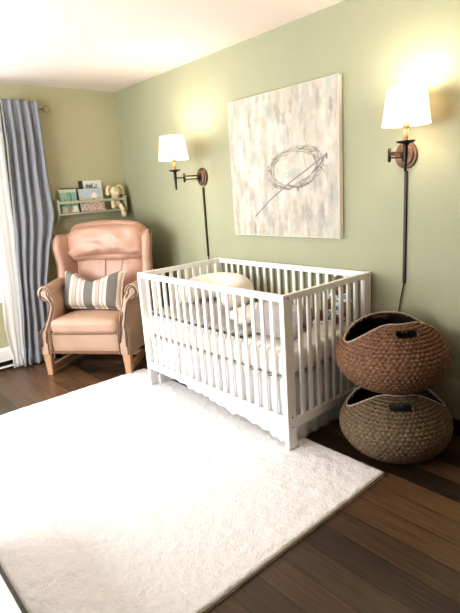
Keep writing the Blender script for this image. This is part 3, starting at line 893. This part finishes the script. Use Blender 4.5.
# ------------------------------------------------------------------ wall lamps
def wall_lamp(x, z, jd, sx, sy, label, power, cord_z0, cord):
    """x,z: back plate; jd: joint distance from wall; (sx,sy): stem offset"""
    t = thing('wall_lamp', label, 'wall lamp', (x, 0, z), 0, 'swing arm wall lamps')
    bm = bmesh.new()
    n = 40
    def ring(rx, rz, y): return [Vector((rx*cos(2*PI*k/n), y, rz*sin(2*PI*k/n))) for k in range(n)]
    loft(bm, [ring(.058, .065, -.001), ring(.062, .069, -.006), ring(.060, .067, -.014), ring(.048, .055, -.017), ring(.046, .053, -.024), ring(.04, .047, -.027)])
    bp = from_bm('back_plate', bm, M['bronze'], t); sharp(bp, 40)
    bm = bmesh.new(); tube(bm, [(0, -.026, -.03), (0, -.026, .03)], .012, 12); tube(bm, [(0, -.026, 0), (0, -.05, 0)], .009, 12)
    from_bm('swivel', bm, M['bronze_dk'], bp)
    bm = bmesh.new(); tube(bm, [(0, -.04, .012), (0, -jd, .012)], .0055, 10); tube(bm, [(0, -.04, -.012), (0, -jd, -.012)], .0045, 10)
    from_bm('inner_arm', bm, M['bronze'], t)
    bm = bmesh.new(); tube(bm, [(0, -jd, -.026), (0, -jd, .026)], .0085, 12); ball(bm, (0, -jd, .026), .0085); ball(bm, (0, -jd, -.026), .0085)
    from_bm('joint', bm, M['bronze_dk'], t)
    bm = bmesh.new(); tube(bm, [(0, -jd, 0), (sx, -sy, 0)], .0055, 10); from_bm('outer_arm', bm, M['bronze'], t)
    bm = bmesh.new(); lathe(bm, [(.003, -.086), (.007, -.08), (.009, -.03), (.012, .0), (.011, .03), (.014, .048)], (sx, -sy, 0), 16); from_bm('stem', bm, M['bronze_dk'], t)
    bm = bmesh.new(); lathe(bm, [(.012, .044), (.040, .052), (.045, .058), (.043, .06), (.012, .052)], (sx, -sy, 0), 28); from_bm('drip_pan', bm, M['bronze_dk'], t)
    bm = bmesh.new(); lathe(bm, [(.011, .05), (.0115, .125)], (sx, -sy, 0), 18); lathe(bm, [(.017, .118), (.018, .125), (.014, .17)], (sx, -sy, 0), 18); from_bm('candle_sleeve', bm, M['candle'], t)
    # shade: open frustum with folded edges
    bm = bmesh.new(); zb, zt, rb, rt = .130, .298, .112, .088
    lathe(bm, [(rb-.002, zb), (rb, zb), (rt, zt), (rt-.002, zt), (rb-.002, zb)], (sx, -sy, 0), 56, False)
    sd = from_bm('lamp_shade', bm, M['shade'], t)
    bm = bmesh.new()
    for (rr, zz) in ((rb, zb+.003), (rb-.0035, zb+.024)): tube(bm, [(sx+rr*cos(a*PI/24), -sy+rr*sin(a*PI/24), zz) for a in range(49)], .0012, 6)
    from_bm('shade_trim', bm, M['shade'], sd)
    bm = bmesh.new()
    for a in (0, 2*PI/3, 4*PI/3): tube(bm, [(sx+.012*cos(a), -sy+.012*sin(a), .168), (sx+(rb-.012)*cos(a), -sy+(rb-.012)*sin(a), .20)], .0016, 6)
    from_bm('shade_spider', bm, M['bronze_dk'], sd)
    bm = bmesh.new(); lathe(bm, [(.010, .168), (.012, .18), (.024, .205), (.028, .225), (.024, .245), (.010, .252), (.001, .254)], (sx, -sy, 0), 18)
    bl_ = from_bm('bulb', bm, M['bulb'], t)
    bm = bmesh.new(); box(bm, -.0075, .0075, -.012, -.001, cord_z0, -.08, .002); from_bm('cord_cover', bm, M['bronze_dk'], t, False)
    bm = bmesh.new(); tube(bm, catmull(cord, 6), .0035, 8); from_bm('power_cord', bm, M['cord'], t)
    ld = bpy.data.lights.new('bulb_light', 'POINT'); ld.energy = power; ld.color = (1.0, .83, .68); ld.shadow_soft_size = .055
    lo = bpy.data.objects.new('bulb_light', ld); COL.objects.link(lo); lo.parent = t; lo.location = (sx, -sy, .272)
    ld2 = bpy.data.lights.new('bulb_light', 'POINT'); ld2.energy = power*.12; ld2.color = (1.0, .83, .68); ld2.shadow_soft_size = .03
    lo2 = bpy.data.objects.new('bulb_light', ld2); COL.objects.link(lo2); lo2.parent = t; lo2.location = (sx, -sy, .15)
    return t
wall_lamp(1.22, 1.475, .18, 0, .262, 'bronze swing arm wall lamp left of the painting, arm stretched out', 11, -.62, [(0, -.007, -.61), (.01, -.012, -.75), (.02, -.01, -.95), (.0, -.012, -1.2), (.02, -.012, -1.40)])
wall_lamp(2.936, 1.48, .168, .085, .165, 'bronze swing arm wall lamp right of the painting, arm folded back', 10, -.676, [(0, -.007, -.66), (-.004, -.010, -.70), (-.02, -.012, -.80), (-.03, -.012, -.9), (-.02, -.012, -1.1), (-.03, -.012, -1.42)])

# ------------------------------------------------------------------ canvas painting
PX0, PX1, PZ0, PZ1, PD = 1.597, 2.536, 1.04, 1.948, .036
def painting():
    W_, H_ = PX1-PX0, PZ1-PZ0
    rnd = random.Random(3)
    n = 300
    import numpy as np
    img = np.empty((n, n, 3)); yy, xx = np.mgrid[0:n, 0:n]; U = xx/(n-1); Vv = yy/(n-1)
    def C(r_, g_, b_): return np.array(rgb(r_, g_, b_)[:3])
    img[:] = C(212, 202, 186)
    pal = [C(226, 218, 204), C(236, 228, 216), C(218, 208, 190), C(200, 192, 178), C(190, 186, 178), C(208, 198, 178), C(228, 212, 196), C(196, 200, 192), C(238, 232, 222), C(182, 176, 166)]
    def dab(cx, cy, w, h, col, al, ph):
        x0 = max(0, int((cx-w*1.6)*n)); x1 = min(n, int((cx+w*1.6)*n)+1); y0 = max(0, int((cy-h*1.6)*n)); y1 = min(n, int((cy+h*1.6)*n)+1)
        if x1 <= x0 or y1 <= y0: return
        u_ = (U[y0:y1, x0:x1]-cx)/w; v_ = (Vv[y0:y1, x0:x1]-cy)/h
        ed = 1-np.clip((np.abs(u_)+.25*np.sin(v_*5+ph)-.8)/.4, 0, 1); ev = 1-np.clip((np.abs(v_)+.2*np.sin(u_*6+ph)-.75)/.5, 0, 1)
        st = .75+.25*np.sin(u_*14+ph*3)
        a = (al*ed*ev*st)[..., None]
        img[y0:y1, x0:x1] = img[y0:y1, x0:x1]*(1-a)+col*a
    for k in range(900):
        dab(rnd.random(), rnd.random(), rnd.uniform(.012, .03), rnd.uniform(.03, .085), pal[rnd.randrange(len(pal))], rnd.uniform(.3, .85), rnd.random()*6)
    for k in range(60):  # grey and tan accents
        c = [C(168, 164, 158), C(176, 164, 140), C(186, 192, 188), C(158, 152, 146)][rnd.randrange(4)]
        y_ = rnd.choice([rnd.uniform(.02, .25), rnd.uniform(.75, 1.0), rnd.random()])
        dab(rnd.random(), y_, rnd.uniform(.008, .018), rnd.uniform(.03, .06), c, rnd.uniform(.35, .7), rnd.random()*6)
    for k in range(40): dab(rnd.gauss(.25, .15), rnd.gauss(.45, .22), .02, rnd.uniform(.04, .1), C(240, 234, 224), .6, rnd.random()*6)
    # nest: (u, v) on the canvas
    def stroke(p0, p1, wd, col, al, bow=0):
        k = int(max(4, math.hypot(p1[0]-p0[0], p1[1]-p0[1])*n*1.2))
        for i in range(k+1):
            t = i/k; x = lerp(p0[0], p1[0], t)-(p1[1]-p0[1])*bow*4*t*(1-t); y = lerp(p0[1], p1[1], t)+(p1[0]-p0[0])*bow*4*t*(1-t)
            ix, iy = x*(n-1), y*(n-1); rr = wd*n
            x0, x1, y0, y1 = int(ix-rr-1), int(ix+rr+2), int(iy-rr-1), int(iy+rr+2)
            if x0 < 0 or y0 < 0 or x1 >= n or y1 >= n: continue
            d = np.hypot(xx[y0:y1, x0:x1]-ix, yy[y0:y1, x0:x1]-iy)
            a = (al*np.clip(rr+.5-d, 0, 1))[..., None]
            img[y0:y1, x0:x1] = img[y0:y1, x0:x1]*(1-a)+col*a
    ncx, ncy, na, nb = (2.19-PX0)/W_, (1.470-PZ0)/H_, .235, .125
    tl = math.radians(8)
    def el_(a, k=1.): 
        x, y = na*k*cos(a), nb*k*sin(a)
        return (ncx+x*cos(tl)-y*sin(tl), ncy+x*sin(tl)+y*cos(tl))
    # hollow
    for k in range(60):
        a = rnd.random()*2*PI; q = el_(a, rnd.random()*.72); dab(q[0], q[1], .022, .02, [C(226, 212, 196), C(214, 198, 184), C(232, 222, 208)][k % 3], .6, rnd.random()*6)
    dk = [C(128, 118, 112), C(150, 140, 130), C(176, 168, 156), C(204, 196, 184), C(112, 104, 100), C(190, 186, 180)]
    for k in range(190):
        a = rnd.random()*2*PI; b_ = a+rnd.uniform(.25, .8); q = el_(a, rnd.uniform(.76, 1.1)); q2 = el_(b_, rnd.uniform(.76, 1.1))
        stroke(q, q2, rnd.uniform(.0010, .0040), dk[rnd.randrange(6)], rnd.uniform(.2, .55), rnd.uniform(-.16, -.04))
    for k in range(70):
        a = rnd.random()*2*PI; q = el_(a, .97); q2 = el_(a+rnd.uniform(-.3, .3), rnd.uniform(1.12, 1.25)); stroke(q, q2, .0018, dk[rnd.randrange(5)], .5)
    # pale egg shapes in the front of the nest
    for (du, dv) in ((-.03, -.045), (.02, -.05), (-.005, -.03)): dab(ncx+du, ncy+dv, .03, .026, C(186, 190, 188), .75, 1)
    # twig
    def cv(x, z): return ((x-PX0)/W_, (z-PZ0)/H_)
    tw = [cv(1.823, 1.172), cv(1.96, 1.272), cv(2.158, 1.388), cv(2.30, 1.457), cv(2.45, 1.535)]
    for a, b_ in zip(tw, tw[1:]):
        stroke(a, b_, .005, C(168, 164, 160), .85); stroke((a[0], a[1]-.004), (b_[0], b_[1]-.004), .0018, C(112, 104, 100), .7)
    stroke(tw[3], (tw[3][0]-.02, tw[3][1]+.12), .0025, C(140, 130, 124), .6, .1)
    stroke(tw[4], (tw[4][0]+.0, tw[4][1]-.03), .006, C(140, 124, 116), .7); stroke(tw[4], (tw[4][0]-.05, tw[4][1]-.06), .004, C(140, 124, 116), .7)
    q = cv(2.223, 1.338); dab(q[0], q[1], .009, .012, C(110, 104, 98), .9, 0)
    bm = bmesh.new()
    V = [[bm.verts.new((PX0+.002+(W_-.004)*i/(n-1), -PD, PZ0+.002+(H_-.004)*j/(n-1))) for j in range(n)] for i in range(n)]
    for i in range(n-1):
        for j in range(n-1): bm.faces.new((V[i][j], V[i+1][j], V[i+1][j+1], V[i][j+1]))
    me = bpy.data.meshes.new('painted_canvas'); bm.to_mesh(me); bm.free()
    at = me.color_attributes.new('paint', 'FLOAT_COLOR', 'POINT')
    buf = np.ones((n, n, 4)); buf[..., :3] = img.transpose(1, 0, 2)**1.12*np.array([.75, .745, .74])
    at.data.foreach_set('color', buf.reshape(-1).astype('f'))
    t = thing('canvas_picture', 'square canvas painting of a twig nest in cream and grey strokes', 'painting', (0, 0, 0))
    link('painted_canvas', me, material('oil_paint', (1, 1, 1, 1), .6, attr='paint', bump=.15, bscale=90, stretch=(1, 1, .3)), t, True)
    bm = bmesh.new(); box(bm, PX0, PX1, -PD+.0006, -.001, PZ0, PZ1, .0015)
    from_bm('wrapped_edge', bm, material('canvas_edge', rgb(246, 238, 228), .7, var=.03, vscale=12), t, False)
painting()

# ------------------------------------------------------------------ wicker baskets
def basket(loc, rot, mat, label):
    prof = catmull([(0.002, 0, .003), (.08, 0, .003), (.145, 0, .004), (.178, 0, .014), (.225, 0, .048), (.262, 0, .098), (.276, 0, .145), (.268, 0, .195), (.240, 0, .245), (.195, 0, .297), (.150, 0, .330), (.118, 0, .344)], 8)
    # arc length table
    L_ = [0]
    for a, b_ in zip(prof, prof[1:]): L_.append(L_[-1]+(b_-a).length)
    tot = L_[-1]
    def at(s):
        s *= tot
        for i in range(len(L_)-1):
            if s <= L_[i+1]+1e-9:
                t = (s-L_[i])/(L_[i+1]-L_[i]); return prof[i].lerp(prof[i+1], t)
        return prof[-1]
    sd = None
    for i in range(1001):
        if at(i/1000).z > .246 and at(i/1000).x < .26: sd = i/1000; break
    NT, NS = 264, 130
    def send(th):
        k = abs(cos(th))
        return sd+(1-sd)*sm(k, .02, .93)
    bm = bmesh.new(); wv = {}
    V = []; 
    for i in range(NT):
        th = 2*PI*i/NT; row = []
        se = send(th)
        for j in range(NS+1):
            s = se*(j/NS); p = at(s)
            coil = sin(2*PI*s*30); wv_ = sin(th*66+PI*int(s*30))
            cw = .45+.55*sm(s, .62, .75)
            coil *= cw
            d = .0030*coil+.0020*wv_*(1 if s > .3 else 0)+.002*nz(th*9, s*22, 1)
            q = at(min(1, s+.01))-at(max(0, s-.01)); nrm = Vector((q.z, 0, -q.x)).normalized()
            p = p+nrm*d
            v = bm.verts.new((p.x*cos(th), p.x*sin(th), p.z)); wv[len(wv)] = .5+.30*coil+.22*wv_
            row.append((v, s, p))
        V.append(row)
    holes = {0: [], 1: []}
    for i in range(NT):
        th = 2*PI*(i+.5)/NT
        for j in range(NS):
            a, b_, c, d = V[i][j], V[(i+1) % NT][j], V[(i+1) % NT][j+1], V[i][j+1]
            z = (a[2].z+c[2].z)/2; rr = (a[2].x+c[2].x)/2
            dth = (th+PI/2) % PI-PI/2
            e = abs(dth*rr); hz = abs(z-.309)
            if rr < .25 and z > .27 and (max(0, e-.042)/.016)**2+(hz/.0135)**2 < 1: continue
            bm.faces.new((a[0], b_[0], c[0], d[0]))
    bm.verts.index_update()
    vals = [wv[i] for i in range(len(wv))]
    me = bpy.data.meshes.new('basket_body'); bm.to_mesh(me); bm.free()
    at_ = me.attributes.new('weave', 'FLOAT', 'POINT'); at_.data.foreach_set('value', vals)
    t = thing('wicker_basket', label, 'basket', loc, rot, 'stacked seagrass baskets')
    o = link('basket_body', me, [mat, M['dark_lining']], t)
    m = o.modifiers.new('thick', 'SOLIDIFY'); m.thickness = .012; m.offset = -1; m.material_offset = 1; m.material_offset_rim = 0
    # rim binding
    bm = bmesh.new()
    pts = []
    for i in range(NT+1):
        th = 2*PI*(i % NT)/NT; p = at(send(th)); pts.append((p.x*cos(th), p.x*sin(th), p.z))
    tube(bm, pts, .0042, 8); from_bm('rim_binding', bm, M['rim'], t)
    # handle slot edging, front and back
    for s in (0, PI):
        bm = bmesh.new(); pts = []
        for k in range(41):
            a = 2*PI*k/40
            e = (.042 if cos(a) > 0 else -.042)+.016*cos(a) if abs(cos(a)) > 1e-6 else 0
            z = .309+.0135*sin(a)
            best = min(range(500), key=lambda q: abs(at(.5+q/1000).z-z) + (1 if at(.5+q/1000).x > .25 else 0))
            rr = at(.5+best/1000).x; th = s+e/rr
            pts.append((rr*cos(th), rr*sin(th), z+.001))
        tube(bm, pts, .004, 6); from_bm('handle_edge', bm, mat, t)
    return t
base_ang = math.atan2(CP.y+.32, CP.x-3.05)
basket((3.082, -.336, 0), base_ang+math.radians(10), M['woven_olive'], 'olive brown woven seagrass basket on the floor, lower of the stacked two')
basket((3.05, -.32, .351), base_ang+math.radians(24), M['woven_red'], 'reddish brown woven seagrass basket, upper one of the stack beside the crib')
def cl(w, p):
    w.z += .02*nz(w.x*9, w.y*9, 3); return w
bm = cushion(.15, .15, .075, .065, 12, (0, 0, .02), cl)
o = from_bm('folded_blanket', bm, M['slate']); o.location = (3.082, -.336, .137); o.rotation_euler = (0, 0, .6); sub(o)
tag(o, 'slate blue folded blanket inside the lower seagrass basket', 'blanket')

# ------------------------------------------------------------------ light
def area(name, loc, rot, sx, sy, power, color):
    d = bpy.data.lights.new(name, 'AREA'); d.shape = 'RECTANGLE'; d.size = sx; d.size_y = sy; d.energy = power; d.color = color
    o = bpy.data.objects.new(name, d); COL.objects.link(o); o.location = loc; o.rotation_euler = rot; return o
area('window_light_back', (-.14, (WB[0]+WB[1])/2, (WB[2]+WB[3])/2), (0, math.radians(-90), 0), 1.4, 1.4, 55, (.97, .985, 1))
area('window_light_left', ((WL[0]+WL[1])/2, RY-.14, (WL[2]+WL[3])/2), (math.radians(90), 0, 0), 2.0, 1.5, 135, (.96, .98, 1))
w = bpy.data.worlds.new('sky'); bpy.context.scene.world = w; w.use_nodes = True
w.node_tree.nodes['Background'].inputs[0].default_value = (.9, .95, 1, 1); w.node_tree.nodes['Background'].inputs[1].default_value = 1.0
# added warm fill out of view, lifting the floor and crib end
fx = bpy.data.lights.new('added_warm_fill', 'POINT'); fx.energy = 9; fx.color = (1, .78, .56); fx.shadow_soft_size = .18
fo = bpy.data.objects.new('added_warm_fill', fx); COL.objects.link(fo); fo.location = (5.1, -1.0, 1.0)
sc = bpy.context.scene
sc.view_settings.view_transform = 'Standard'; sc.view_settings.look = 'Medium High Contrast'; sc.view_settings.exposure = -.02; sc.view_settings.gamma = 1.0
